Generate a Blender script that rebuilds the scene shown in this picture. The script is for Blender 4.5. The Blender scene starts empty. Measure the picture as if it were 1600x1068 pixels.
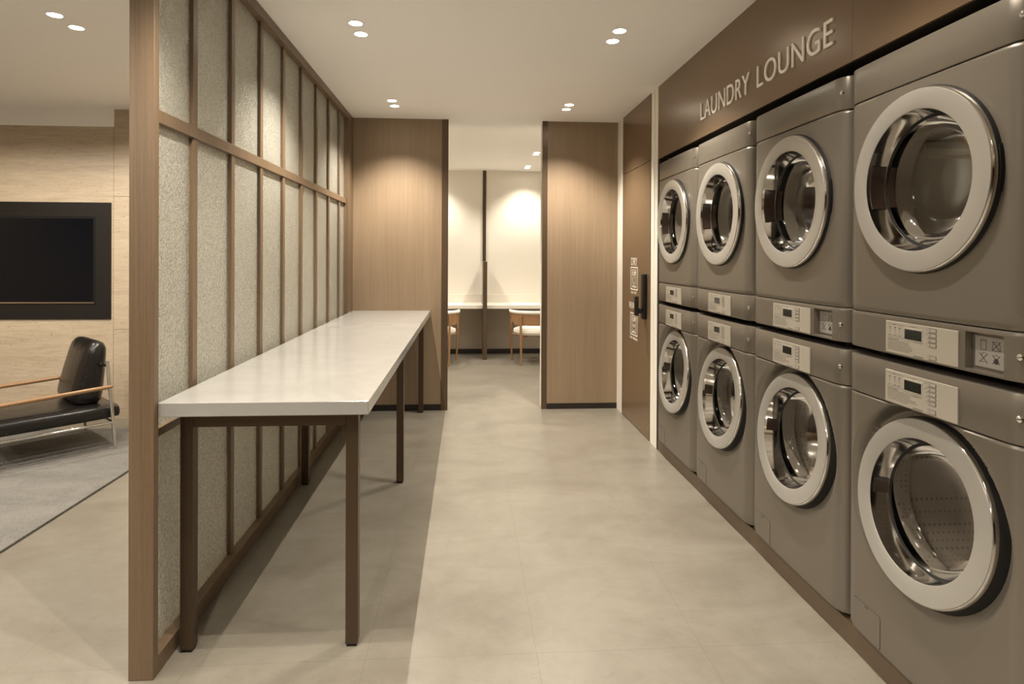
import bpy, bmesh, math, random
from mathutils import Vector, Matrix
random.seed(7)
S = bpy.context.scene
C = S.collection
PI = math.pi

# ------------------------------------------------------------------ camera
EYE = 1.42
F_PX, YAW, PITCH, ROLL, CX, CY = 935.0, 0.0640219, 0.00405495, 0.00435778, 789.86, 403.909
cam = bpy.data.cameras.new('camera'); camo = bpy.data.objects.new('camera', cam); C.objects.link(camo)
fw = Vector((math.sin(YAW)*math.cos(PITCH), math.cos(YAW)*math.cos(PITCH), -math.sin(PITCH)))
rt = Vector((math.cos(YAW), -math.sin(YAW), 0)); up = rt.cross(fw)
rt2 = rt*math.cos(ROLL)+up*math.sin(ROLL); up2 = up*math.cos(ROLL)-rt*math.sin(ROLL)
m = Matrix((rt2, up2, -fw)).transposed().to_4x4(); m.translation = Vector((0, 0, EYE)); camo.matrix_world = m
cam.sensor_width = 36; cam.lens = F_PX/1600*36
cam.shift_x = (800-CX)/1600; cam.shift_y = (CY-534)/1600; cam.clip_start = 0.02
S.camera = camo

# ------------------------------------------------------------------ world, exposure
w = bpy.data.worlds.new('world'); S.world = w; w.use_nodes = True
w.node_tree.nodes['Background'].inputs[0].default_value = (1.0, 0.91, 0.77, 1)
w.node_tree.nodes['Background'].inputs[1].default_value = 0.6
S.view_settings.view_transform = 'Standard'; S.view_settings.look = 'None'
S.view_settings.exposure = 1.95; S.view_settings.gamma = 1.0; S.view_settings.use_curve_mapping = False
S.cycles.use_denoising = True
S.cycles.max_bounces = 10; S.cycles.diffuse_bounces = 5; S.cycles.glossy_bounces = 5
S.cycles.transmission_bounces = 6; S.cycles.transparent_max_bounces = 10
S.cycles.sample_clamp_indirect = 4.0; S.cycles.blur_glossy = 0.6
LAMP_COL = (1.0, 0.908, 0.785)
LAMP_W = 24.0

# ------------------------------------------------------------------ measured places
XS = -1.040      # corridor face of the glass screen
XR = 1.405       # corridor face of the right hand wall
YB = 5.531       # cross wall with the opening
HC = 2.675       # ceiling
YF = 8.80        # far wall

# ------------------------------------------------------------------ materials
def mat(name, col, rough=0.5, metal=0.0, **kw):
    M = bpy.data.materials.new(name); M.use_nodes = True
    b = M.node_tree.nodes['Principled BSDF']
    b.inputs['Base Color'].default_value = (*col, 1); b.inputs['Roughness'].default_value = rough
    b.inputs['Metallic'].default_value = metal
    for k, v in kw.items(): b.inputs[k.replace('_', ' ')].default_value = v
    return M
def nd(M, t, **kw):
    n = M.node_tree.nodes.new(t)
    for k, v in kw.items(): setattr(n, k, v)
    return n
def lk(M, a, b): M.node_tree.links.new(a, b)
def coords(M, scale=(1, 1, 1)):
    g = nd(M, 'ShaderNodeNewGeometry'); mp = nd(M, 'ShaderNodeMapping'); mp.inputs['Scale'].default_value = scale
    lk(M, g.outputs['Position'], mp.inputs['Vector']); return mp.outputs[0]
def ramp(M, fac, stops):
    r = nd(M, 'ShaderNodeValToRGB'); e = r.color_ramp.elements
    while len(e) < len(stops): e.new(0.5)
    for i, (p, c) in enumerate(stops): e[i].position = p; e[i].color = (*c, 1)
    lk(M, fac, r.inputs[0]); return r.outputs[0]
def noise(M, vec, scale=5, detail=4, rough=0.5, dist=0.0):
    n = nd(M, 'ShaderNodeTexNoise'); n.inputs['Scale'].default_value = scale; n.inputs['Detail'].default_value = detail
    n.inputs['Roughness'].default_value = rough; n.inputs['Distortion'].default_value = dist
    lk(M, vec, n.inputs['Vector']); return n.outputs['Fac']
def bump(M, h, strength=0.2, dist=0.01):
    b = nd(M, 'ShaderNodeBump'); b.inputs['Strength'].default_value = strength; b.inputs['Distance'].default_value = dist
    lk(M, h, b.inputs['Height']); lk(M, b.outputs[0], M.node_tree.nodes['Principled BSDF'].inputs['Normal']); return b
def mixc(M, fac, a, b, mode='MIX'):
    x = nd(M, 'ShaderNodeMix', data_type='RGBA', blend_type=mode)
    for s, v in ((x.inputs[0], fac), (x.inputs[6], a), (x.inputs[7], b)):
        if hasattr(v, 'node'): lk(M, v, s)
        elif isinstance(v, tuple): s.default_value = (*v, 1)
        else: s.default_value = v
    return x.outputs[2]
def bsdf(M): return M.node_tree.nodes['Principled BSDF']

def wood(name, a, b, rough=0.5):
    M = mat(name, a, rough)
    n1 = noise(M, coords(M, (170, 170, 2.2)), 1.0, 3, 0.6)
    n2 = noise(M, coords(M, (420, 420, 30)), 1.0, 2, 0.6)
    n3 = noise(M, coords(M, (14, 14, 0.5)), 1.0, 2, 0.5)
    c = ramp(M, n1, [(0.3, b), (0.7, a)])
    c = mixc(M, 0.35, c, ramp(M, n2, [(0.3, b), (0.75, a)]))
    c = mixc(M, 0.25, c, ramp(M, n3, [(0.35, b), (0.65, a)]))
    lk(M, c, bsdf(M).inputs['Base Color']); bump(M, n1, 0.12, 0.002); return M
M_wood = wood('fluted_oak_veneer', (0.325, 0.238, 0.155), (0.23, 0.16, 0.097))
M_frame = wood('oak_frame', (0.195, 0.134, 0.080), (0.115, 0.075, 0.042), 0.42)
M_chairwood = wood('walnut_chair', (0.40, 0.23, 0.11), (0.26, 0.14, 0.065), 0.35)
M_arm = mat('teak_arm', (0.27, 0.150, 0.068), 0.3)
M_ceil = mat('ceiling_paint', (0.92, 0.90, 0.87), 0.7)
M_cream = mat('cream_paint', (0.78, 0.74, 0.66), 0.6)
M_rear = wood('dark_oak', (0.16, 0.11, 0.07), (0.10, 0.065, 0.04))
M_under = mat('taupe_laminate', (0.42, 0.36, 0.29), 0.5)
M_dark = mat('black_skirting', (0.018, 0.014, 0.012), 0.35)
M_bronze = mat('bronze_metal', (0.085, 0.056, 0.033), 0.38, 0.55)
M_jamb = mat('bronze_jamb', (0.13, 0.088, 0.055), 0.32, 0.5)
M_brownpanel = mat('brown_lacquer', (0.20, 0.133, 0.077), 0.28, 0.30)
M_plinth = mat('brown_plinth', (0.115, 0.080, 0.050), 0.4, 0.2)
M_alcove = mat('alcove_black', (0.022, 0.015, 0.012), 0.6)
M_quartz = mat('white_quartz', (0.60, 0.58, 0.54), 0.16)
lk(M_quartz, ramp(M_quartz, noise(M_quartz, coords(M_quartz), 3.0, 6, 0.65, 1.5), [(0.35, (0.305, 0.298, 0.278)), (0.7, (0.345, 0.337, 0.318))]), bsdf(M_quartz).inputs['Base Color'])
M_letter = mat('cream_letters', (0.95, 0.91, 0.83), 0.4)
M_print = mat('white_print', (0.80, 0.76, 0.68), 0.5)
M_black = mat('black_plastic', (0.012, 0.011, 0.011), 0.28)
M_rubber = mat('black_rubber', (0.015, 0.014, 0.013), 0.55)
M_body = mat('grey_paint', (0.178, 0.156, 0.126), 0.32, 0.42)
nb = noise(M_body, coords(M_body), 900, 2)
bump(M_body, nb, 0.05, 0.0005)
M_ring = mat('satin_silver', (0.37, 0.352, 0.318), 0.36, 0.35)
M_chrome = mat('chrome', (0.72, 0.70, 0.67), 0.07, 1.0)
M_steel = mat('drum_steel', (0.34, 0.32, 0.30), 0.4, 0.4)
M_label = mat('champagne_plate', (0.40, 0.365, 0.305), 0.42, 0.15)
M_ink = mat('dark_print', (0.06, 0.055, 0.05), 0.5)
for q_ in (M_rubber, M_black): q_.node_tree.nodes['Principled BSDF'].inputs['Specular IOR Level'].default_value = 0.25
M_disp = mat('display', (0.012, 0.014, 0.012), 0.15)
M_sticker = mat('grey_sticker', (0.27, 0.25, 0.22), 0.5)
M_rim_block = mat('brown_rim_block', (0.022, 0.013, 0.009), 0.2)
M_leather = mat('black_leather', (0.008, 0.0068, 0.006), 0.27)
bump(M_leather, noise(M_leather, coords(M_leather), 14, 5, 0.6, 0.6), 0.25, 0.02)
M_fabric = mat('cream_bouclé', (0.80, 0.76, 0.67), 0.8)
M_screen = mat('tv_screen', (0.003, 0.004, 0.006), 0.12, Specular_IOR_Level=0.3)
M_tvframe = mat('tv_surround', (0.010, 0.008, 0.006), 0.55, Specular_IOR_Level=0.25)
M_emit = bpy.data.materials.new('lamp_disc'); M_emit.use_nodes = True
e_ = bsdf(M_emit); e_.inputs['Emission Color'].default_value = (1, 0.93, 0.80, 1); e_.inputs['Emission Strength'].default_value = 9.0
M_trim = mat('lamp_trim', (0.75, 0.71, 0.64), 0.4)

# floor: large beige porcelain tiles with faint veins and hairline joints
M_floor = mat('beige_tile', (0.6, 0.5, 0.4), 0.33)
v = coords(M_floor)
n1 = noise(M_floor, coords(M_floor, (0.8, 1.5, 1)), 1.6, 7, 0.62, 1.1)
n2 = noise(M_floor, v, 9.0, 6, 0.7, 0.4)
n3 = noise(M_floor, coords(M_floor, (1.0, 2.4, 1)), 2.2, 5, 0.6, 2.2)
cf = ramp(M_floor, n1, [(0.28, (0.152, 0.133, 0.102)), (0.52, (0.205, 0.185, 0.149)), (0.75, (0.245, 0.224, 0.184))])
cf = mixc(M_floor, 0.28, cf, ramp(M_floor, n2, [(0.3, (0.155, 0.135, 0.104)), (0.7, (0.25, 0.228, 0.188))]))
cf = mixc(M_floor, ramp(M_floor, n3, [(0.488, (0, 0, 0)), (0.5, (0.22, 0.22, 0.22)), (0.512, (0, 0, 0))]), cf, (0.125, 0.104, 0.075))
sep = nd(M_floor, 'ShaderNodeSeparateXYZ'); lk(M_floor, v, sep.inputs[0])
def joint(sock, off, per=0.605, wid=0.0016):
    a = nd(M_floor, 'ShaderNodeMath', operation='SUBTRACT'); lk(M_floor, sock, a.inputs[0]); a.inputs[1].default_value = off-per*20
    b = nd(M_floor, 'ShaderNodeMath', operation='MODULO'); lk(M_floor, a.outputs[0], b.inputs[0]); b.inputs[1].default_value = per
    c = nd(M_floor, 'ShaderNodeMath', operation='LESS_THAN'); lk(M_floor, b.outputs[0], c.inputs[0]); c.inputs[1].default_value = wid
    return c.outputs[0]
jm = nd(M_floor, 'ShaderNodeMath', operation='MAXIMUM'); lk(M_floor, joint(sep.outputs[0], 0.253), jm.inputs[0]); lk(M_floor, joint(sep.outputs[1], 2.125), jm.inputs[1])
jf = nd(M_floor, 'ShaderNodeMath', operation='MULTIPLY'); lk(M_floor, jm.outputs[0], jf.inputs[0]); jf.inputs[1].default_value = 0.55
cf = mixc(M_floor, jf.outputs[0], cf, (0.095, 0.078, 0.055))
lk(M_floor, cf, bsdf(M_floor).inputs['Base Color']); bump(M_floor, n2, 0.04, 0.004)

# travertine: horizontal streaks and pits
M_trav = mat('travertine', (0.5, 0.4, 0.3), 0.42)
t1 = noise(M_trav, coords(M_trav, (0.9, 0.9, 10)), 1.6, 10, 0.74, 0.5)
t2 = noise(M_trav, coords(M_trav, (7, 7, 75)), 1.0, 6, 0.75, 0.3)
t3 = noise(M_trav, coords(M_trav, (45, 45, 130)), 1.0, 2, 0.5)
ct = ramp(M_trav, t1, [(0.28, (0.33, 0.25, 0.17)), (0.5, (0.46, 0.375, 0.27)), (0.74, (0.56, 0.475, 0.36))])
ct = mixc(M_trav, 0.4, ct, ramp(M_trav, t2, [(0.3, (0.32, 0.24, 0.16)), (0.7, (0.58, 0.49, 0.37))]))
ct = mixc(M_trav, ramp(M_trav, t3, [(0.66, (0, 0, 0)), (0.72, (0.6, 0.6, 0.6))]), ct, (0.16, 0.10, 0.05))
lk(M_trav, ct, bsdf(M_trav).inputs['Base Color'])

# rug
M_rug = mat('grey_rug', (0.3, 0.27, 0.24), 0.95)
r1 = noise(M_rug, coords(M_rug, (1, 1.6, 1)), 2.4, 7, 0.7, 0.8); r2 = noise(M_rug, coords(M_rug), 160, 3, 0.6)
cr = ramp(M_rug, r1, [(0.32, (0.095, 0.09, 0.08)), (0.62, (0.18, 0.172, 0.155))])
cr = mixc(M_rug, 0.3, cr, ramp(M_rug, r2, [(0.35, (0.08, 0.075, 0.065)), (0.65, (0.34, 0.325, 0.295))]))
lk(M_rug, cr, bsdf(M_rug).inputs['Base Color']); bump(M_rug, r2, 0.6, 0.006)

# rippled obscured glass
M_glass = mat('rippled_glass', (0.95, 0.95, 0.88), 0.30)
bsdf(M_glass).inputs['Transmission Weight'].default_value = 0.68
bsdf(M_glass).inputs['IOR'].default_value = 1.45
bsdf(M_glass).inputs['Roughness'].default_value = 0.13
g1 = noise(M_glass, coords(M_glass), 135, 2, 0.5, 0.3)
bump(M_glass, g1, 0.9, 0.007)
gc = ramp(M_glass, g1, [(0.36, (0.60, 0.60, 0.52)), (0.58, (0.86, 0.86, 0.78))]); lk(M_glass, gc, bsdf(M_glass).inputs['Base Color'])  # light and dark grain of the ripples put into the base colour

# porthole glass
M_port = bpy.data.materials.new('porthole_glass'); M_port.use_nodes = True
nt = M_port.node_tree; nt.nodes.clear()
o_ = nt.nodes.new('ShaderNodeOutputMaterial'); mx = nt.nodes.new('ShaderNodeMixShader'); fr = nt.nodes.new('ShaderNodeFresnel')
tr = nt.nodes.new('ShaderNodeBsdfTransparent'); gl = nt.nodes.new('ShaderNodeBsdfGlossy')
fr.inputs[0].default_value = 1.24; tr.inputs[0].default_value = (0.80, 0.775, 0.73, 1); gl.inputs[1].default_value = 0.08; gl.inputs[0].default_value = (0.9, 0.9, 0.9, 1)
nt.links.new(fr.outputs[0], mx.inputs[0]); nt.links.new(tr.outputs[0], mx.inputs[1]); nt.links.new(gl.outputs[0], mx.inputs[2]); nt.links.new(mx.outputs[0], o_.inputs[0])

# ------------------------------------------------------------------ mesh helpers
def obj(name, bm, m=None, parent=None, smooth=False, loc=None):
    me = bpy.data.meshes.new(name)
    bmesh.ops.recalc_face_normals(bm, faces=bm.faces) if smooth != 'keep' else None
    bm.to_mesh(me); bm.free()
    for x in (m if isinstance(m, (list, tuple)) else [m]):
        if x: me.materials.append(x)
    if smooth:
        me.shade_smooth() if hasattr(me, 'shade_smooth') else None
        try: me.set_sharp_from_angle(angle=math.radians(38))
        except Exception: pass
    o = bpy.data.objects.new(name, me); C.objects.link(o)
    if loc: o.location = loc
    if parent: o.parent = parent
    return o
def box(bm, x0, x1, y0, y1, z0, z1, bev=0.0, seg=1):
    vs = [bm.verts.new((x, y, z)) for x in (x0, x1) for y in (y0, y1) for z in (z0, z1)]
    fs = [(0, 1, 3, 2), (4, 6, 7, 5), (0, 4, 5, 1), (2, 3, 7, 6), (0, 2, 6, 4), (1, 5, 7, 3)]
    faces = [bm.faces.new([vs[i] for i in f]) for f in fs]
    if bev:
        ed = list({e for f in faces for e in f.edges})
        bmesh.ops.bevel(bm, geom=ed, offset=bev, segments=seg, profile=0.5, affect='EDGES')
    return bm
def B(*a, **k): return box(bmesh.new(), *a, **k)
def frame_dirs(d):
    d = d.normalized(); a = Vector((0, 0, 1)) if abs(d.z) < 0.9 else Vector((1, 0, 0))
    u = d.cross(a).normalized(); return u, d.cross(u).normalized()
def tube(bm, pts, r, n=12, caps=True):
    pts = [Vector(p) for p in pts]; rs = r if isinstance(r, (list, tuple)) else [r]*len(pts)
    rings = []; u = None
    for i, p in enumerate(pts):
        d = (pts[min(i+1, len(pts)-1)]-pts[max(i-1, 0)]).normalized()
        if u is None: u, v_ = frame_dirs(d)
        else:
            u = (u-d*u.dot(d)).normalized(); v_ = d.cross(u).normalized()
        rings.append([bm.verts.new(p+(u*math.cos(2*PI*k/n)+v_*math.sin(2*PI*k/n))*rs[i]) for k in range(n)])
    for a, b in zip(rings, rings[1:]):
        for k in range(n): bm.faces.new((a[k], a[(k+1) % n], b[(k+1) % n], b[k]))
    if caps: bm.faces.new(rings[0][::-1]); bm.faces.new(rings[-1])
    return bm
def lathe_x(bm, prof, n=72, cy=0, cz=0, a0=0, a1=2*PI):
    """profile of (x, r) turned about an axis parallel to x"""
    full = abs(a1-a0-2*PI) < 1e-6; k = n if full else n+1; rings = []
    for x, r in prof:
        if r < 1e-6: rings.append([bm.verts.new((x, cy, cz))]); continue
        rings.append([bm.verts.new((x, cy+r*math.cos(a0+(a1-a0)*i/n), cz+r*math.sin(a0+(a1-a0)*i/n))) for i in range(k)])
    for A, D in zip(rings, rings[1:]):
        for i in range(n):
            j = (i+1) % k
            if len(D) == 1: bm.faces.new((A[i], A[j], D[0]))
            elif len(A) == 1: bm.faces.new((A[0], D[j], D[i]))
            else: bm.faces.new((A[i], A[j], D[j], D[i]))
    return bm
def lathe_z(bm, prof, n=32, cx=0, cy=0):
    rings = []
    for z, r in prof:
        if r < 1e-6: rings.append([bm.verts.new((cx, cy, z))]); continue
        rings.append([bm.verts.new((cx+r*math.cos(2*PI*i/n), cy+r*math.sin(2*PI*i/n), z)) for i in range(n)])
    for A, D in zip(rings, rings[1:]):
        for i in range(n):
            j = (i+1) % n
            if len(D) == 1: bm.faces.new((A[i], A[j], D[0]))
            elif len(A) == 1: bm.faces.new((A[0], D[j], D[i]))
            else: bm.faces.new((A[i], A[j], D[j], D[i]))
    return bm
def thing(name, label, cat, loc=(0, 0, 0), rz=0, group=None):
    o = bpy.data.objects.new(name, None); C.objects.link(o); o.location = loc; o.rotation_euler = (0, 0, rz); o.empty_display_size = 0.1
    o['label'] = label; o['category'] = cat
    if group: o['group'] = group
    return o
def tag(o, label, cat, group=None):
    o['label'] = label; o['category'] = cat
    if group: o['group'] = group
    return o
def struct(name, bm, m): o = obj(name, bm, m); o['kind'] = 'structure'; return o
def copy_tree(o, parent=None):
    c = o.copy(); C.objects.link(c); c.parent = parent
    for ch in list(o.children): copy_tree(ch, c)
    return c

# ------------------------------------------------------------------ room shell
struct('floor', B(-6.2, 2.3, -6.0, YF+0.1, -0.1, 0), M_floor)
struct('ceiling', B(-6.2, 2.3, -6.0, YF+0.1, HC, HC+0.1), M_ceil)
struct('wall_far', B(-2.0, 2.3, YF, YF+0.1, 0, HC), M_cream)
struct('wall_study_left', B(-2.1, -2.0, YB+0.14, YF+0.1, 0, HC), M_cream)
struct('wall_study_right', B(2.0, 2.1, YB+0.14, YF, 0, HC), M_cream)
struct('wall_far_under_counter', B(-2.0, 2.0, YF-0.04, YF, 0.066, 0.70), M_under)
struct('baseboard_far', B(-2.0, 2.0, YF-0.05, YF, 0, 0.066), M_dark)
# cross wall: two oak faced piers with bronze jambs and cream backs
struct('wall_back_left', B(-1.22, -0.235, YB, YB+0.04, 0, HC), M_wood)
struct('wall_back_right', B(0.743, XR, YB, YB+0.04, 0, HC), M_wood)
struct('trim_1', B(-0.235, -0.176, YB-0.004, YB+0.04, 0, HC), M_jamb)
struct('trim_2', B(0.695, 0.743, YB-0.004, YB+0.04, 0, HC), M_jamb)
struct('wall_back_left_rear', B(-2.1, -0.18, YB+0.04, YB+0.14, 0, HC), M_cream)
struct('wall_back_right_rear', B(0.697, 2.1, YB+0.04, YB+0.14, 0, HC), M_cream)
struct('baseboard_back_left', B(XS, -0.236, YB-0.003, YB, 0, 0.057), M_dark)
struct('baseboard_back_right', B(0.744, XR, YB-0.003, YB, 0, 0.053), M_dark)
# right hand wall
struct('wall_right_corner', B(XR, XR+0.1, 5.345, YB+0.04, 0, HC), M_cream)
struct('trim_3', B(XR+0.003, XR+0.1, 4.475, 4.515, 0, HC), M_cream)
struct('trim_4', B(XR, XR+0.1, 4.43, 4.475, 0, HC), M_cream)
struct('trim_5', B(XR+0.004, XR+0.1, 4.415, 4.43, 0, HC), M_cream)
struct('trim_6', B(XR, XR+0.1, 4.345, 4.415, 0, HC), M_cream)
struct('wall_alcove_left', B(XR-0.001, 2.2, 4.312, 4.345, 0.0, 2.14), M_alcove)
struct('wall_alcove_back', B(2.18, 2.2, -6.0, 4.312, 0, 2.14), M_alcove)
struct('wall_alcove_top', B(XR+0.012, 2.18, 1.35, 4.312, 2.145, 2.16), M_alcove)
fas = bmesh.new()
box(fas, XR, XR+0.012, 2.1102, 4.344, 2.14, HC); box(fas, XR, XR+0.012, -6.0, 2.109, 2.14, HC)
box(fas, XR+0.012, 2.2, -6.0, 4.344, 2.16, HC)
struct('wall_right_fascia', fas, M_brownpanel)
struct('trim_7', B(XR, 2.18, 1.30, 4.344, 0, 0.085), M_plinth)
struct('wall_right_near', B(XR, 2.18, -6.0, 1.30, 0, 2.14), M_brownpanel)
# lounge walls
YT = 5.385
trv = bmesh.new()
box(trv, -6.2, -3.056, YT, YT+0.3, 0, 2.523); box(trv, -3.05, -1.13, YT, YT+0.3, 0, 0.772)
box(trv, -3.05, -1.13, YT, YT+0.3, 0.775, 1.921); box(trv, -3.05, -1.13, YT, YT+0.3, 1.924, HC)
box(trv, -3.07, -3.0, YT+0.004, YT+0.3, 0, HC-0.16)
struct('wall_lounge_back', trv, M_trav)
struct('wall_lounge_back_upper', B(-6.2, -3.05, YT-0.002, YT+0.3, 2.523, HC), M_ceil)

struct('wall_lounge_left', B(-6.3, -6.2, -6.0, YT+0.3, 0, HC), M_wood)
struct('wall_rear', B(-6.3, 2.3, -6.1, -6.0, 0, HC), M_rear)

# ------------------------------------------------------------------ glass screen
scr = thing('glass_partition', 'tall oak framed partition of rippled glass panes between lounge and corridor', 'partition', (XS-0.04, 2.062, 0))
def sp(name, x0, x1, y0, y1, z0, z1, m_=M_frame, bev=0.0015): return obj(name, B(x0-scr.location.x, x1-scr.location.x, y0-scr.location.y, y1-scr.location.y, z0, z1, bev=bev), m_, scr)
YE = 5.31
sp('post', -1.121, XS, 2.062, 2.094, 0, HC)
sp('end_post', -1.121, XS, YE, YB-0.002, 0, HC)
sp('bottom_rail', -1.119, XS, 2.094, YE, 0, 0.063)
sp('top_rail', -1.119, XS, 2.094, YE, 2.622, HC)
sp('middle_rail', -1.100, -1.058, 2.094, YE, 0.793, 0.820)
sp('middle_rail', -1.100, -1.058, 2.094, YE, 1.874, 1.920)
YM = [2.417+0.3790*k for k in range(8)]
for y in YM: sp('mullion', -1.095, -1.063, y-0.020, y+0.020, 0.0625, 2.6225)
ys = [2.094]+YM+[YE]
for i in range(9):
    a = ys[i]+(0.020 if i else 0); b = ys[i+1]-(0.020 if i < 8 else 0)
    for z0, z1 in ((0.063, 0.793), (0.820, 1.874), (1.920, 2.622)):
        sp('glass_pane', -1.084, -1.078, a-0.001, b+0.001, z0-0.001, z1+0.001, M_glass, 0)

# ------------------------------------------------------------------ folding table
tb = thing('counter_table', 'long white quartz topped table on bronze legs beside the glass partition', 'table', (-0.69, 3.80, 0))
def tp(name, x0, x1, y0, y1, z0, z1, m_, bev=0.001): return obj(name, B(x0+0.69, x1+0.69, y0-3.80, y1-3.80, z0, z1, bev=bev), m_, tb)
tp('tabletop', -1.0388, -0.337, 2.085, YB-0.003, 0.872, 0.920, M_quartz, 0.002)
for y in (2.198, 3.764, 5.448):
    for x0, x1 in ((-1.018, -0.974), (-0.436, -0.392)):
        l = tp('leg', x0, x1, y, y+0.044, 0.010, 0.872, M_bronze, 0.0015)
        obj('foot_glide', B(x0+0.69+0.004, x1+0.69-0.004, y-3.80+0.004, y-3.80+0.040, 0, 0.010), M_black, l)
    tp('crossbar', -0.974, -0.436, y+0.002, y+0.042, 0.805, 0.8715, M_bronze)

# ------------------------------------------------------------------ machines
XF = 1.380; HW = 0.357; RC = 0.062
def depth(y):
    t = abs(y)-(HW-RC); d = -0.004*(1-(y/HW)**2)
    if t > 0: d += 0.045*(1-math.sqrt(max(0, 1-(t/RC)**2)))
    return d
YG = sorted(set([round(-HW+2*HW*i/24, 5) for i in range(25)]+[s*(HW-RC*(1-math.sin(PI/2*k/8))) for k in range(9) for s in (-1, 1)]))
def band(z0, z1, recess=None):
    """horizontal fascia strip of a machine that wraps round its corners"""
    bm = bmesh.new(); ys_ = list(YG); zs = [z0, z0+0.0015, z0+0.005, (z0+z1)/2, z1-0.005, z1-0.0015, z1]
    ed = {z0: 0.006, z0+0.0015: 0.002, z1-0.0015: 0.002, z1: 0.006}
    if recess:
        a, b, c, d = recess
        ys_ = [y for y in ys_ if not (a-0.008 < y < b+0.008)]+[a-0.006, a-0.002, a+0.002, a+0.006, b-0.003, b, b+0.004, b+0.009]
        zs += [c-0.004, c, c+0.004, d-0.004, d, d+0.003]
        ys_ = sorted(set(ys_)); zs = sorted(set(zs))
    grid = []
    for z in zs:
        row = []
        for y in ys_:
            x = depth(y)+ed.get(z, 0)
            if recess and a-1e-6 <= y <= b+1e-6 and c-1e-6 <= z <= d+1e-6: x += 0.020
            row.append(bm.verts.new((x, y, z)))
        grid.append(row)
    for r0, r1 in zip(grid, grid[1:]):
        for i in range(len(r0)-1): bm.faces.new((r0[i], r1[i], r1[i+1], r0[i+1]))
    per = grid[0]+[r[-1] for r in grid[1:]]+grid[-1][-2::-1]+[r[0] for r in grid[-2:0:-1]]
    bk = [bm.verts.new((0.052, v.co.y, v.co.z)) for v in per]
    for i in range(len(per)): j = (i+1) % len(per); bm.faces.new((per[i], per[j], bk[j], bk[i]))
    return bm
def holed(z0, z1, zc, rh, scoop):
    """front panel with a round opening; 'scoop' dishes the sheet metal round the door"""
    bm = bmesh.new(); N = 160; R = 26; rings = []
    corners = [math.atan2(z1-zc, HW), math.atan2(z1-zc, -HW), math.atan2(z0-zc, -HW)+2*PI, math.atan2(z0-zc, HW)+2*PI]
    angs = sorted([2*PI*i/N+0.001 for i in range(N)]+corners)
    for k in range(R+1):
        t = k/R; ring = []
        for a in angs:
            c, s = math.cos(a), math.sin(a)
            ry = HW/abs(c) if abs(c) > 1e-6 else 1e9
            rz = ((z1-zc) if s > 0 else (zc-z0))/abs(s) if abs(s) > 1e-6 else 1e9
            ro = min(ry, rz); r = rh+(ro-rh)*t
            y, z = r*c, zc+r*s
            y = max(-HW, min(HW, y))
            x = depth(y)
            if scoop:
                q = (r-0.287)/0.034
                q = min(1, max(0, q)); g = min(1, max(0, 0.5+0.5*(z-zc)/0.285))
                x += (0.006+scoop*g)*(1-(q*q*(3-2*q)))
            if t == 1: x += 0.004
            ring.append(bm.verts.new((x, y, z)))
        rings.append(ring)
    n = len(angs)
    for A, D in zip(rings, rings[1:]):
        for i in range(n): bm.faces.new((A[i], A[(i+1) % n], D[(i+1) % n], D[i]))
    out = rings[-1]; bk = [bm.verts.new((0.052, v.co.y, v.co.z)) for v in out]
    for i in range(n): j = (i+1) % n; bm.faces.new((out[i], out[j], bk[j], bk[i]))
    inn = rings[0]; bk = [bm.verts.new((0.052, v.co.y, v.co.z)) for v in inn]
    for i in range(n): j = (i+1) % n; bm.faces.new((inn[j], inn[i], bk[i], bk[j]))
    return bm
def body(z0, z1):
    bm = B(0.050, 0.74, -HW, HW, z0, z1)
    f = min(bm.faces, key=lambda q: q.calc_center_median().x); bmesh.ops.delete(bm, geom=[f], context='FACES')
    return bm
def plate_x(y): return depth(y)-0.0035
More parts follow.
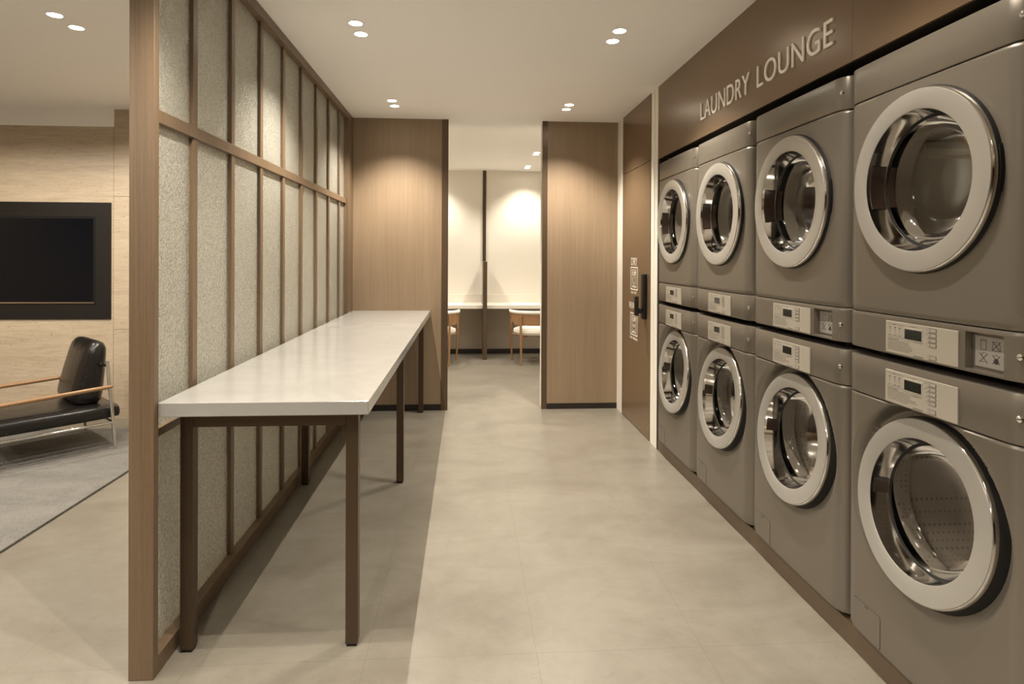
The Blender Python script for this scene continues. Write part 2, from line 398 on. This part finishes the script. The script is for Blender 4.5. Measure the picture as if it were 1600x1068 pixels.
def control_panel(par, z0, z1, nbtn, twodots):
    W = (-0.153, 0.137)
    p = obj('control_panel', B(-0.0075, 0.0, W[0], W[1], z0, z1, bev=0.0008), M_label, par)
    X = -0.0077; wd = W[1]-W[0]; ht = z1-z0
    Y = lambda u: W[1]-u*wd
    Z = lambda v: z1-v*ht
    obj('display_bezel', B(X-0.0010, X+0.001, Y(0.555), Y(0.285), Z(0.53), Z(0.13), bev=0.0006), M_label, p)
    obj('display', B(X-0.0016, X+0.001, Y(0.54), Y(0.30), Z(0.48), Z(0.18)), M_disp, p)
    def button(v0, v1):
        bm = bmesh.new(); box(bm, X-0.0004, X+0.001, Y(0.735), Y(0.625), Z(v1), Z(v0))
        nf = len(bm.faces); box(bm, X-0.0014, X, Y(0.730), Y(0.630), Z(v1)+0.0012, Z(v0)-0.0012)
        bm.faces.ensure_lookup_table()
        for i, f in enumerate(bm.faces): f.material_index = 0 if i < nf else 1
        box(bm, X-0.0018, X, Y(0.665), Y(0.65), Z((v0+v1)/2)-0.001, Z((v0+v1)/2)+0.001)
        obj('button', bm, [M_ink, M_label], p)
    n = nbtn
    top, bot = (0.05, 0.62) if n == 4 else (0.07, 0.74)
    st = (bot-top)/n
    for i in range(n): button(top+i*st, top+(i+0.80)*st)
    button(0.84, 0.96) if n == 4 else button(0.83, 0.96)
    bm = bmesh.new(); rnd = random.Random(3 if n == 4 else 5)
    bm2 = bmesh.new(); bm3 = bmesh.new()
    def dash(u0, u1, v, h=0.0012): box(bm2 if u0 >= 0.595 else bm3 if u0 >= 0.585 or v < 0.11 and u0 > 0.3 else bm, X-0.0003, X+0.0005, Y(u1), Y(u0), Z(v)-h/2, Z(v)+h/2)
    dash(0.03, 0.11, 0.09, 0.0006); dash(0.12, 0.16, 0.09, 0.002); dash(0.17, 0.28, 0.09, 0.0006); dash(0.38, 0.46, 0.085, 0.001)
    dash(0.03, 0.28, 0.49, 0.0006)
    for u in (0.07, 0.15, 0.22):
        dash(u-0.012, u+0.012, 0.19, 0.0028); dash(u-0.008, u+0.008, 0.26, 0.0015); dash(u-0.003, u+0.003, 0.33, 0.0025); dash(u-0.025, u+0.02, 0.43, 0.0012)
    for q in range(7):
        u = 0.04; end = 0.20 if q == 0 else 0.34+0.18*rnd.random()
        while u < end:
            l = 0.012+0.035*rnd.random(); dash(u, min(u+l, end), 0.56+q*0.054, 0.0018 if q == 0 else 0.0011); u += l+0.008
    dash(0.42, 0.56, 0.955, 0.0020)
    if twodots: dash(0.587, 0.597, 0.12, 0.002); dash(0.587, 0.597, 0.27, 0.002); dash(0.42, 0.43, 0.585, 0.002); dash(0.45, 0.54, 0.585, 0.001)
    for i in range(n): dash(0.60, 0.612, top+(i+0.2)*st, 0.001)
    obj('printed_text', bm, M_ink, p); obj('button_captions', bm2, M_ink, p); obj('display_caption', bm3, M_ink, p)
    return p
def screw(par, z):
    bm = bmesh.new(); y = -HW+0.030; x = depth(y)
    lathe_x(bm, [(x+0.004, 0.009), (x-0.001, 0.009), (x-0.004, 0.006), (x-0.005, 0.0)], 16, y, z)
    obj('screw', bm, M_chrome, par, True)
def door(par, zc, X0, tilt, K, block_half, upper):
    """porthole door; everything is turned about the door's own axis"""
    def L(prof, *a, bm=None, k=K): return lathe_x(bm or bmesh.new(), [(X0+x, r*k) for x, r in prof], *a)
    d = obj('door', L([(-0.0425, 0.2675), (-0.0455, 0.2660), (-0.0455, 0.211), (-0.0430, 0.2075), (-0.035, 0.2065)], 96), M_ring, par, True)
    d.location = (0, -0.004, zc); d.rotation_euler = (0, tilt, 0)
    obj('outer_rim', L([(-0.0430, 0.2672), (-0.0405, 0.2698), (-0.037, 0.2708), (-0.031, 0.2712)], 96), M_chrome, d, True)
    obj('door_gasket', L([(-0.031, 0.2705), (-0.030, 0.2722), (-0.010, 0.2775), (0.004, 0.2835), (0.010, 0.284), (0.025, 0.24)], 96), M_rubber, d, True)
    obj('inner_rim', L([(-0.0425, 0.2072), (-0.030, 0.2045), (-0.010, 0.1995), (0.010, 0.1955), (0.014, 0.1945)], 96), M_chrome, d, True)
    obj('glass_seal', L([(0.0135, 0.1948), (0.0145, 0.1900), (0.020, 0.1890)], 96), M_rubber, d, True)
    obj('porthole_glass', L([(0.0155, 0.1905), (0.030, 0.186), (0.052, 0.176), (0.070, 0.158), (0.082, 0.132), (0.088, 0.10), (0.091, 0.05), (0.092, 0)], 72), M_port, d, True)
    a = block_half
    bm = L([(-0.034, 0.2050), (-0.033, 0.2005), (0.010, 0.1925), (0.012, 0.1965)], 14, 0, 0, -a, a)
    if upper:
        L([(0.016, 0.190), (0.017, 0.184), (0.036, 0.180), (0.038, 0.183)], 14, 0, 0, -a, a, bm=bm)
    obj('dark_rim_block', bm, M_rim_block, d, True)  # dark brown curved block set along the inner rim
    if upper:
        bm = L([(-0.028, 0.2710), (-0.027, 0.2760), (-0.008, 0.2800), (-0.006, 0.2775)], 12, 0, 0, PI-0.22, PI+0.22)
        obj('handle', bm, M_black, d, True)
    return d
def drum(par, zc, rib):
    bm = lathe_x(bmesh.new(), [(0.080, 0.215), (0.14, 0.222), (0.15, 0.25), (0.50, 0.25), (0.53, 0.23), (0.545, 0.0)], 48, 0, zc)
    o = obj('drum', bm, M_steel if rib else M_drum2, par, True)
    for a in (0.6, 0.6+2*PI/3, 0.6+4*PI/3):
        c, s = math.cos(a), math.sin(a)
        bm = bmesh.new(); tube(bm, [(0.15, 0.235*c, zc+0.235*s), (0.49, 0.235*c, zc+0.235*s)], 0.03, 8)
        obj('drum_lifter', bm, M_steel if rib else M_drum2, o, True)
    return o
M_drum2 = mat('dryer_drum', (0.46, 0.43, 0.38), 0.5, 0.2)
# perforated drum wall of the washers
ob = nd(M_steel, 'ShaderNodeTexVoronoi'); ob.inputs['Scale'].default_value = 55; ob.inputs['Randomness'].default_value = 0.0
lk(M_steel, coords(M_steel), ob.inputs['Vector'])
lk(M_steel, ramp(M_steel, ob.outputs['Distance'], [(0.20, (0.30, 0.28, 0.25)), (0.32, (0.50, 0.465, 0.42))]), bsdf(M_steel).inputs['Base Color'])

def make_dryer(compartment):
    t = thing('dryer', '', 'dryer', (XF, 0, 0))
    bd = obj('cabinet', body(1.108, 2.090), M_body, t)
    obj('top_panel', band(1.968, 2.091), M_body, t, True)
    obj('front_panel', holed(1.2365, 1.9650, 1.655, 0.215, 0), M_body, t, True)
    rec = (-0.288, -0.176, 1.118, 1.216) if compartment else None
    b = obj('lower_panel', band(1.107, 1.2335, rec), M_body, t, True)
    if rec:
        x = 0.0165
        s = obj('instruction_sticker', B(x-0.001, x+0.0002, -0.280, -0.184, 1.126, 1.209, bev=0.0003), M_sticker, b)
        bm = bmesh.new()
        def bar(y0, z0, y1, z1, w=0.0007):
            d = Vector((0, y1-y0, z1-z0)); n = Vector((0, -d.z, d.y)).normalized()*w
            p = [Vector((x-0.0013, y0, z0)), Vector((x-0.0013, y1, z1))]
            vs = [p[0]+n, p[0]-n, p[1]-n, p[1]+n]; q = Vector((0.0006, 0, 0))
            A = [bm.verts.new(v) for v in vs]; D = [bm.verts.new(v+q) for v in vs]
            bm.faces.new(A); bm.faces.new(D[::-1])
            for i in range(4): bm.faces.new((A[i], A[(i+1) % 4], D[(i+1) % 4], D[i]))
        def cross(cy_, cz_, r): bar(cy_-r, cz_-r, cy_+r, cz_+r, 0.0010); bar(cy_-r, cz_+r, cy_+r, cz_-r, 0.0010)
        cy1, cy2, cz1, cz2 = -0.211, -0.250, 1.187, 1.151
        for (a_, b_, c_, d_) in ((-1, 1, 1, 1), (1, 1, .9, -1), (.9, -1, -.9, -1), (-.9, -1, -1, 1), (-1, .75, 1, .75)):
            bar(cy1+a_*0.009, cz1+b_*0.014, cy1+c_*0.009, cz1+d_*0.014)
        bar(cy2-0.009, cz1+0.011, cy2+0.009, cz1+0.011); bar(cy2-0.009, cz1+0.011, cy2-0.013, cz1-0.012); bar(cy2+0.009, cz1+0.011, cy2+0.013, cz1-0.012); bar(cy2-0.013, cz1-0.012, cy2+0.013, cz1-0.012)
        cross(cy2, cz1, 0.012); cross(cy1, cz2, 0.013)
        bar(cy1-0.006, cz2+0.014, cy1+0.004, cz2+0.014); bar(cy1+0.004, cz2+0.014, cy1+0.006, cz2+0.004); bar(cy1-0.006, cz2-0.010, cy1+0.007, cz2-0.010)
        cross(cy2, cz2, 0.012)
        for k in range(8): bar(cy2, cz2-0.004, cy2+0.008*math.cos(k*PI/4), cz2-0.004+0.008*math.sin(k*PI/4), 0.0022)
        bar(cy2-0.008, cz2+0.008, cy2, cz2+0.014); bar(cy2, cz2+0.014, cy2+0.008, cz2+0.008)
        obj('care_symbols', bm, M_ink, s)
    control_panel(t, 1.114, 1.216, 4, False)
    door(t, 1.655, 0.0165, 0.0, 1.030, 0.36, True)
    drum(t, 1.655, False)
    screw(t, 2.032); screw(t, 1.172)
    for sx in (0.10, 0.68):
        for sy in (-0.27, 0.27):
            obj('foot', B(sx-0.02, sx+0.02, sy-0.02, sy+0.02, 1.0815, 1.1075), M_rubber, t)
    return t
def make_washer():
    t = thing('washing_machine', '', 'washing machine', (XF, 0, 0))
    obj('cabinet', body(0.106, 1.080), M_body, t)
    obj('control_fascia', band(0.9485, 1.081), M_body, t, True)
    obj('front_panel', holed(0.105, 0.9455, 0.655, 0.215, 0.050), M_body, t, True)
    control_panel(t, 0.954, 1.057, 5, True)
    door(t, 0.655, 0.0335, 0.104, 1.0, 0.13, False)
    drum(t, 0.655, True)
    screw(t, 1.016)
    h = bmesh.new()
    y0, y1, z0, z1 = 0.158, 0.298, 0.106+0.006, 0.224
    # hatch door: thin rounded plate with a dark joint round it
    for k, (e, x) in enumerate(((0.0, -0.0006), (0.0022, -0.0014))):
        nf = len(h.faces); vs = []
        r = 0.010-e
        for cy_, cz_, a0 in ((y1-0.010, z1-0.010, 0), (y0+0.010, z1-0.010, PI/2), (y0+0.010, z0+0.010, PI), (y1-0.010, z0+0.010, 3*PI/2)):
            for q in range(6):
                a = a0+PI/2*q/5; vs.append((cy_+r*math.cos(a), cz_+r*math.sin(a)))
        A = [h.verts.new((depth(a_)+x, a_, b_)) for a_, b_ in vs]; D = [h.verts.new((depth(a_)+0.002, a_, b_)) for a_, b_ in vs]
        h.faces.new(A)
        for i in range(len(A)): h.faces.new((A[i], A[(i+1) % len(A)], D[(i+1) % len(A)], D[i]))
        h.faces.ensure_lookup_table()
        for i, f in enumerate(h.faces):
            if i >= nf: f.material_index = k
    ho = obj('filter_hatch', h, [M_ink, M_body], t)
    obj('hatch_notch', B(-0.0045, 0, 0.219, 0.237, 0.2145, 0.2195), M_ink, ho)
    for sx in (0.10, 0.68):
        for sy in (-0.27, 0.27):
            obj('foot', B(sx-0.02, sx+0.02, sy-0.02, sy+0.02, 0.085, 0.107), M_rubber, t)
    return t
YC = [4.275-HW, 3.550-HW, 2.825-HW, 2.100-HW]
place = ['in the farthest stack, next to the brown door', 'second stack from the brown door', 'third stack from the brown door', 'in the nearest stack at the right edge']
dl = ['grey dryer with round porthole, upper machine ', 'grey dryer with round porthole, upper machine ',
      'grey dryer with symbol sticker, upper machine ', 'grey dryer with symbol sticker, upper machine ']
wl = ['grey washing machine, lower machine ']*4
plain = make_dryer(False); stick = make_dryer(True); wash = make_washer()
for i in range(4):
    d = plain if i == 0 else stick if i == 2 else copy_tree(plain if i < 2 else stick)
    d.location = (XF, YC[i], 0); d['label'] = dl[i]+place[i]; d['group'] = 'dryers stacked on the washing machines'
    q = wash if i == 0 else copy_tree(wash)
    q.location = (XF, YC[i], 0); q['label'] = wl[i]+place[i]; q['group'] = 'washing machines along the right wall'

# ------------------------------------------------------------------ lettering
def text_mesh(body_, size, extrude=0.0, spacing=1.0, offset=0.0):
    cu = bpy.data.curves.new('t', 'FONT'); cu.body = body_; cu.size = size; cu.extrude = extrude; cu.space_character = spacing
    cu.resolution_u = 6; cu.offset = offset
    o = bpy.data.objects.new('t', cu); C.objects.link(o)
    bpy.context.view_layer.update()
    me = bpy.data.meshes.new_from_object(o.evaluated_get(bpy.context.evaluated_depsgraph_get()))
    bpy.data.objects.remove(o); bpy.data.curves.remove(cu)
    vs = [v.co.copy() for v in me.vertices]; fs = [tuple(p.vertices) for p in me.polygons]; bpy.data.meshes.remove(me)
    return vs, fs
def fit_text(s, y_left, y_right, z0, z1, x_wall, thick, spacing=1.0, offset=0.0):
    """text standing on the right hand wall: reads from y_left (far) to y_right (near)"""
    vs, fs = text_mesh(s, 1.0, 0.5, spacing, offset)
    x0 = min(v.x for v in vs); x1 = max(v.x for v in vs); a = min(v.y for v in vs); b = max(v.y for v in vs)
    out = [Vector((x_wall-thick*(v.z+0.5), y_left+(v.x-x0)/(x1-x0)*(y_right-y_left), z0+(v.y-a)/(b-a)*(z1-z0))) for v in vs]
    return out, fs
def loose(vs, fs):
    """split into connected pieces by welded position"""
    key = {}; par = list(range(len(vs)))
    def find(i):
        while par[i] != i: par[i] = par[par[i]]; i = par[i]
        return i
    for i, v in enumerate(vs):
        k = (round(v.x, 5), round(v.y, 5), round(v.z, 5))
        if k in key: par[find(i)] = find(key[k])
        else: key[k] = i
    for f in fs:
        for j in f[1:]: par[find(f[0])] = find(j)
    groups = {}
    for f in fs: groups.setdefault(find(f[0]), []).append(f)
    return list(groups.values())
def mesh_from(vs, fs):
    bm = bmesh.new(); mp = {}
    for f in fs:
        q = []
        for i in f:
            k = (round(vs[i].x, 6), round(vs[i].y, 6), round(vs[i].z, 6))
            if k not in mp: mp[k] = bm.verts.new(vs[i])
            if mp[k] not in q: q.append(mp[k])
        if len(q) > 2:
            try: bm.faces.new(q)
            except ValueError: pass
    return bm
sg = thing('wall_sign', 'raised cream capital letters reading LAUNDRY LOUNGE on the brown fascia', 'sign', (XR, 2.87, 2.24))
for word, yl, yr in (('LAUNDRY', 3.527, 2.905), ('LOUNGE', 2.825, 2.221)):
    vs, fs = fit_text(word, yl, yr, 2.240, 2.346, XR, 0.006, 1.05, -0.002)
    vs = [v-sg.location for v in vs]
    for g in sorted(loose(vs, fs), key=lambda g: -max(vs[i].y for f in g for i in f)):
        obj('letter', mesh_from(vs, g), M_letter, sg)

# door in the right hand wall
dr = bmesh.new(); box(dr, XR, XR+0.05, 4.524, 5.347, 0.006, 2.158, bev=0.001)
dd = struct('door_1', dr, M_brownpanel)
struct('door_1_transom', B(XR, XR+0.05, 4.524, 5.347, 2.163, HC), M_brownpanel)
struct('trim_8', B(XR+0.010, XR+0.06, 4.515, 4.5245, 0, HC), M_dark)
lkset = thing('door_lock', 'black push pull digital lock on the brown door beside the print', 'door lock', (XR, 4.635, 0.93))
obj('lock_body', B(-0.030, 0.0, -0.035, 0.035, 0.0, 0.355, bev=0.006, seg=3), M_black, lkset, True)
obj('neck', B(-0.062, -0.028, -0.018, 0.018, 0.045, 0.085, bev=0.004, seg=2), M_black, lkset, True)
obj('lever', B(-0.088, -0.060, -0.022, 0.022, 0.025, 0.180, bev=0.005, seg=2), M_black, lkset, True)

pg = thing('laundry_sticker', 'white DRY and WASH lettering with dryer and washer pictograms on brown door', 'sticker', (XR, 4.96, 0.72))
def bars(lst, name, t=0.0008):
    bm = bmesh.new()
    for (y0, y1, z0, z1) in lst: box(bm, -t, 0, y0-pg.location.y, y1-pg.location.y, z0-0.72, z1-0.72)
    return obj(name, bm, M_print, pg)
def rect(y0, y1, z0, z1, w): return [(y0, y1, z0, z0+w), (y0, y1, z1-w, z1), (y0, y0+w, z0+w, z1-w), (y1-w, y1, z0+w, z1-w)]
def ring_bars(cy_, cz_, ry, rz, w, n=20):
    out = []
    for i in range(n):
        a = 2*PI*i/n; out.append((cy_+ry*math.cos(a)-w, cy_+ry*math.cos(a)+w, cz_+rz*math.sin(a)-w*1.3, cz_+rz*math.sin(a)+w*1.3))
    return out
def icon(z0, z1, washer):
    l = rect(4.855, 5.070, z0, z1, 0.010); h = z1-z0
    l += rect(4.895, 5.030, z0+0.022, z1-0.022, 0.006)
    l += [(4.905, 5.02, z1-0.066, z1-0.061)]
    l += [(4.98, 5.015, z1-0.054, z1-0.049), (4.98, 5.015, z1-0.044, z1-0.039), (4.91, 4.96, z1-0.056, z1-0.036)]
    l += ring_bars(4.9625, z0+0.082, 0.040, 0.044, 0.0028, 28)
    l += [(4.91, 5.015, z0+0.030, z0+0.034)]
    if washer: l += [(4.94-0.0, 4.952, z0+0.075, z0+0.098), (4.952, 4.965, z0+0.068, z0+0.078), (4.965, 4.985, z0+0.078, z0+0.092)]
    else: l += ring_bars(4.9625, z0+0.082, 0.020, 0.024, 0.0025, 16)
    return l
bars(icon(1.140, 1.335, False), 'dryer_pictogram'); bars(icon(0.757, 0.948, True), 'washer_pictogram')
for s, yl, yr, z0, z1 in (('DRY', 5.052, 4.870, 1.348, 1.412), ('PLAY DRY', 5.05, 4.88, 1.106, 1.128), ('WASH', 5.115, 4.845, 0.975, 1.035), ('PLAY WASHER', 5.085, 4.850, 0.722, 0.744)):
    vs, fs = fit_text(s, yl, yr, z0, z1, 0, 0.0008); vs = [v-Vector((0, pg.location.y, 0.72)) for v in vs]
    obj('lettering', mesh_from(vs, fs), M_print, pg)

# ------------------------------------------------------------------ study counter, divider, chairs
ct_ = thing('counter', 'long white counter with low backsplash along the far wall', 'counter', (0.24, YF, 0.69))
for a, b in ((-2.20, -0.023), (0.037, 1.74)):
    obj('worktop', B(a, b, -0.50, -0.001, 0.0, 0.050, bev=0.002), M_cream, ct_)
    obj('backsplash', B(a, b, -0.022, -0.001, 0.050, 0.172, bev=0.001), M_cream, ct_)
dv = thing('desk_divider', 'slim upright bronze divider between the two seats at the far counter', 'divider', (0.247, YF, 0))
obj('fin', B(-0.028, 0.028, -0.61, -0.051, 0, 1.345, bev=0.001), M_jamb, dv)
struct('trim_9', B(0.226, 0.275, YF-0.02, YF, 1.345, HC), M_bronze)

def make_chair():
    t = thing('desk_chair', '', 'chair')
    # seat faces +y; horseshoe rail opens towards +y
    sc_ = lathe_z(bmesh.new(), [(0.385, 0.0), (0.385, 0.215), (0.395, 0.245), (0.425, 0.262), (0.455, 0.255), (0.470, 0.225), (0.476, 0.12), (0.478, 0)], 40)
    obj('seat', sc_, M_fabric, t, True)
    for s in (-1, 1):
        obj('leg', tube(bmesh.new(), [(s*0.175, -0.232, 0.0), (s*0.180, -0.238, 0.35), (s*0.185, -0.242, 0.66)], [0.011, 0.017, 0.014], 12), M_chairwood, t, True)
        obj('leg', tube(bmesh.new(), [(s*0.262, 0.215, 0.0), (s*0.282, 0.175, 0.35), (s*0.290, 0.120, 0.66)], [0.011, 0.017, 0.014], 12), M_chairwood, t, True)
        obj('stretcher', tube(bmesh.new(), [(s*0.180, -0.232, 0.365), (s*0.05, -0.03, 0.365), (-s*0.278, 0.180, 0.365)], 0.013, 10), M_chairwood, t, True)
    path = []
    for k in range(41):
        a = PI*(1.0+k/40.0)
        path.append(Vector((0.295*math.cos(a), 0.02+0.285*math.sin(a)*0.98, 0)))
    path = [Vector((-0.295, 0.16, 0)), Vector((-0.297, 0.09, 0))]+path+[Vector((0.297, 0.09, 0)), Vector((0.295, 0.16, 0))]
    bm = bmesh.new(); rows = []
    for i, p in enumerate(path):
        f = abs(i-(len(path)-1)/2)/((len(path)-1)/2); hh = 0.150 if f < 0.55 else 0.150-0.115*((f-0.55)/0.45)
        n = Vector((p.x, p.y-0.02, 0)).normalized()
        rows.append([bm.verts.new(p+n*o_+Vector((0, 0, z))) for o_, z in ((0.008, 0.672), (0.008, 0.672-hh), (-0.008, 0.672-hh), (-0.008, 0.672))])
    for A, D in zip(rows, rows[1:]):
        for k in range(4): bm.faces.new((A[k], A[(k+1) % 4], D[(k+1) % 4], D[k]))
    bm.faces.new(rows[0][::-1]); bm.faces.new(rows[-1])
    obj('backrest', bm, M_chairwood, t, True)
    n = len(path)
    rr = [0.014+0.010*min(1, i/3, (n-1-i)/3) for i in range(n)]
    obj('arm_rail', tube(bmesh.new(), [p+Vector((0, 0, 0.688)) for p in path], rr, 12), M_fabric, t, True)
    return t
ch = make_chair(); ch.location = (0.880, 7.958, 0); ch['label'] = 'round backed wooden chair with cream seat, right of the desk divider'
c2 = copy_tree(ch); c2.location = (-0.405, 7.958, 0); c2['label'] = 'round backed wooden chair left of the desk divider, partly hidden by pier'
ch['group'] = c2['group'] = 'chairs at the far counter'

# ------------------------------------------------------------------ lounge side
rg = tag(obj('area_rug', B(-6.0, -2.203, 0.4, 5.035, 0.0, 0.014, bev=0.004, seg=2), M_rug), 'large mottled grey rug on the lounge floor left of the partition', 'rug')
tvp = tag(obj('tv_surround_panel', None or (lambda bm: (box(bm, -4.80, -3.072, YT-0.012, YT-0.0005, 1.745, 1.868), box(bm, -4.80, -3.072, YT-0.012, YT-0.0005, 0.862, 0.985), box(bm, -3.195, -3.072, YT-0.012, YT-0.0005, 0.985, 1.745), box(bm, -4.80, -4.66, YT-0.012, YT-0.0005, 0.985, 1.745), bm)[-1])(bmesh.new()), M_tvframe), 'wide matt black surround panel framing the television on travertine wall', 'panel')
tv = thing('television', 'black flat screen television set in the black wall surround', 'television', (-3.93, YT-0.004, 1.365))
obj('casing', B(-0.729, 0.734, -0.006, 0.003, -0.379, 0.379), M_black, tv)
obj('screen', B(-0.70, 0.712, -0.0075, -0.005, -0.352, 0.363), M_screen, tv)
obj('lower_bezel', B(-0.712, 0.722, -0.009, -0.005, -0.366, -0.356), M_chrome, tv)

Fv = Vector((-0.69, -0.72, 0)).normalized(); ang = math.atan2(Fv.y, Fv.x)
# chair local axes: +x forward, +y its left, rear right leg of the photo at local (0,-0.34)
L0 = Vector((-2.545, 4.512, 0.0158)); Av = Vector((Fv.y, -Fv.x, 0))  # towards the far side
lc = thing('lounge_chair', 'low black leather lounge chair with wooden arms and chrome frame on the rug', 'lounge chair', tuple(L0+Av*0.34), ang)
def ly(s): return s*0.34
for s in (-1, 1):
    y = ly(s)
    obj('leg', tube(bmesh.new(), [(0, y, 0), (0.012, y, 0.18), (0.035, y, 0.45), (0.050, y, 0.635)], 0.0115, 12), M_chrome, lc, True)
    obj('leg', tube(bmesh.new(), [(0.74, y, 0), (0.74, y, 0.42)], 0.0115, 12), M_chrome, lc, True)
    obj('arm', tube(bmesh.new(), [(0.022, y*1.03, 0.452), (0.10, y*1.03, 0.449), (0.40, y*1.03, 0.437), (0.76, y*1.03, 0.424)], [0.011, 0.0145, 0.0145, 0.013], 12), M_arm, lc, True)
    obj('side_rail', tube(bmesh.new(), [(0.01, y, 0.190), (0.74, y, 0.190)], 0.0095, 10), M_chrome, lc, True)
obj('cross_rail', tube(bmesh.new(), [(0.013, -0.34, 0.190), (0.013, 0.34, 0.190)], 0.0095, 10), M_chrome, lc, True)
obj('cross_rail', tube(bmesh.new(), [(0.74, -0.34, 0.190), (0.74, 0.34, 0.190)], 0.0095, 10), M_chrome, lc, True)
obj('cross_rail', tube(bmesh.new(), [(0.045, -0.34, 0.600), (0.045, 0.34, 0.600)], 0.0085, 10), M_chrome, lc, True)
def cushion(dx, dy, dz, r, puff):
    bm = B(-dx/2, dx/2, -dy/2, dy/2, -dz/2, dz/2)
    bmesh.ops.subdivide_edges(bm, edges=bm.edges[:], cuts=9, use_grid_fill=True)
    for v in bm.verts:
        p = v.co; q = Vector((max(-dx/2+r, min(dx/2-r, p.x)), max(-dy/2+r, min(dy/2-r, p.y)), max(-dz/2+r, min(dz/2-r, p.z))))
        d = p-q
        if d.length > 1e-6: p = q+d.normalized()*r
        fx, fy, fz = 1-(2*p.x/dx)**2, 1-(2*p.y/dy)**2, 1-(2*p.z/dz)**2
        mn = min(dx, dy, dz)
        if mn == dz: p = Vector((p.x, p.y, p.z*(1+puff*max(0, fx)*max(0, fy))))
        else: p = Vector((p.x*(1+puff*max(0, fz)*max(0, fy)), p.y, p.z))
        v.co = p
    return bm
o = obj('seat_cushion', cushion(0.86, 0.62, 0.105, 0.045, 0.10), M_leather, lc, True); o.location = (0.375, 0, 0.257)
bc = cushion(0.155, 0.50, 0.475, 0.070, 0.20)
for v in bc.verts: v.co.x *= 1.0-0.5*(v.co.z/0.47)
o = obj('back_cushion', bc, M_leather, lc, True); o.location = (0.092, -0.05, 0.532); o.rotation_euler = (0, -0.17, 0)
for s in (-1, 1):
    obj('strap', tube(bmesh.new(), [(0.045, 0.20*s, 0.60), (0.075, 0.20*s, 0.605)], 0.012, 10), M_leather, o).matrix_parent_inverse = Matrix.Translation(o.location).inverted()

# ------------------------------------------------------------------ recessed ceiling lights
def downlight(x, y, label, group, power, ang_=112, z=HC):
    t = thing('ceiling_light', label, 'ceiling light', (x, y, z), 0, group)
    obj('trim_ring', lathe_z(bmesh.new(), [(0.0, 0.041), (-0.0025, 0.040), (-0.003, 0.0355), (0.0, 0.0350)], 28), M_trim, t, True)
    obj('diffuser', lathe_z(bmesh.new(), [(-0.0005, 0.0355), (-0.0015, 0.035), (-0.0016, 0)], 28), M_emit, t, True)
    l = bpy.data.lights.new('lamp', 'SPOT'); l.energy = power; l.color = LAMP_COL; l.spot_size = math.radians(ang_); l.spot_blend = 0.75
    if 'lounge' in label: l.spot_size = math.radians(158); l.spot_blend = 0.4; l.shadow_soft_size = 0.03
    lo = bpy.data.objects.new('lamp', l); C.objects.link(lo); lo.parent = t; lo.location = (0, 0, -0.006)
    return t
pairs = [
 (-0.606, 3.282, 3.441, 'left hand corridor pair above the middle of the table', 'downlights over the corridor'),
 (-0.612, 4.896, 5.069, 'left hand corridor pair by the oak pier', 'downlights over the corridor'),
 (0.840, 3.283, 3.442, 'right hand corridor pair beside the fascia sign', 'downlights over the corridor'),
 (0.838, 4.912, 5.063, 'right hand corridor pair by the oak pier', 'downlights over the corridor'),
 (-0.608, 1.650, 1.812, 'pair above the near table end, out of frame', 'downlights over the corridor'),
 (0.840, 1.650, 1.812, 'pair above the nearest machines, out of frame', 'downlights over the corridor'),
 (-0.608, -0.10, 0.06, 'left pair behind the viewer', 'downlights over the corridor'),
 (0.840, -0.10, 0.06, 'right hand corridor pair behind the viewer', 'downlights over the corridor'),
 (-0.608, -1.80, -1.64, 'left pair far behind the viewer', 'downlights over the corridor'),
 (0.840, -1.80, -1.64, 'right hand corridor pair far behind the viewer', 'downlights over the corridor'),
 (-2.163, -0.10, 0.06, 'lounge pair beside the viewer, out of frame', 'downlights over the lounge'),
 (-3.75, -0.10, 0.06, 'added outer lounge pair beside the viewer, out of frame', 'downlights over the lounge'),  # extra unseen lamps, added for more light in the lounge
 (-2.163, -1.80, -1.64, 'lounge pair behind the viewer', 'downlights over the lounge'),
 (-2.163, 4.45, 4.62, 'lounge pair above the leather chair', 'downlights over the lounge'),
 (-3.75, 4.00, 4.17, 'lounge pair in front of the television, out of frame', 'downlights over the lounge'),  # extra lamps added to brighten the travertine wall, never in view
 (-5.30, 2.450, 2.62, 'lounge pair at the far left, out of frame', 'downlights over the lounge'),  # added lamps, unseen, lifting the lounge brightness
 (-2.163, 3.288, 3.463, 'lounge pair seen left of the oak post', 'downlights over the lounge'),
 (-2.163, 1.650, 1.825, 'lounge pair near the viewer, out of frame', 'downlights over the lounge'),
 (-3.75, 2.450, 2.62, 'lounge pair above the rug, out of frame', 'downlights over the lounge'),  # unseen lamps added as extra light over the lounge
 (0.838, 7.195, 7.332, 'study pair just beyond the opening', 'downlights over the study'),
 (0.845, 8.304, 8.456, 'study pair close to the far wall', 'downlights over the study'),
 (0.838, 5.95, 6.10, 'added study pair just behind the right pier', 'downlights over the study'),  # extra lamps added to brighten the study floor, hidden by the pier
 (-0.500, 5.95, 6.10, 'added study pair just behind the left pier', 'downlights over the study'),  # added with the right pair for a brighter study floor, out of sight
 (-0.500, 7.195, 7.332, 'study pair hidden by the left pier', 'downlights over the study'),
 (-0.500, 8.304, 8.456, 'study pair by the far wall, hidden by pier', 'downlights over the study'),
]
for x, ya, yb, lab, g in pairs:
    pw = LAMP_W*(0.86 if 'lounge' in g else 0.50 if 'study' in g else 0.9 if ya < 0 else 1.0)
    if x > 0 and ya < 2: pw *= 0.45
    downlight(x, ya, 'recessed downlight, nearer of the '+lab, g, pw)
    downlight(x, yb, 'recessed downlight, farther of the '+lab, g, pw)
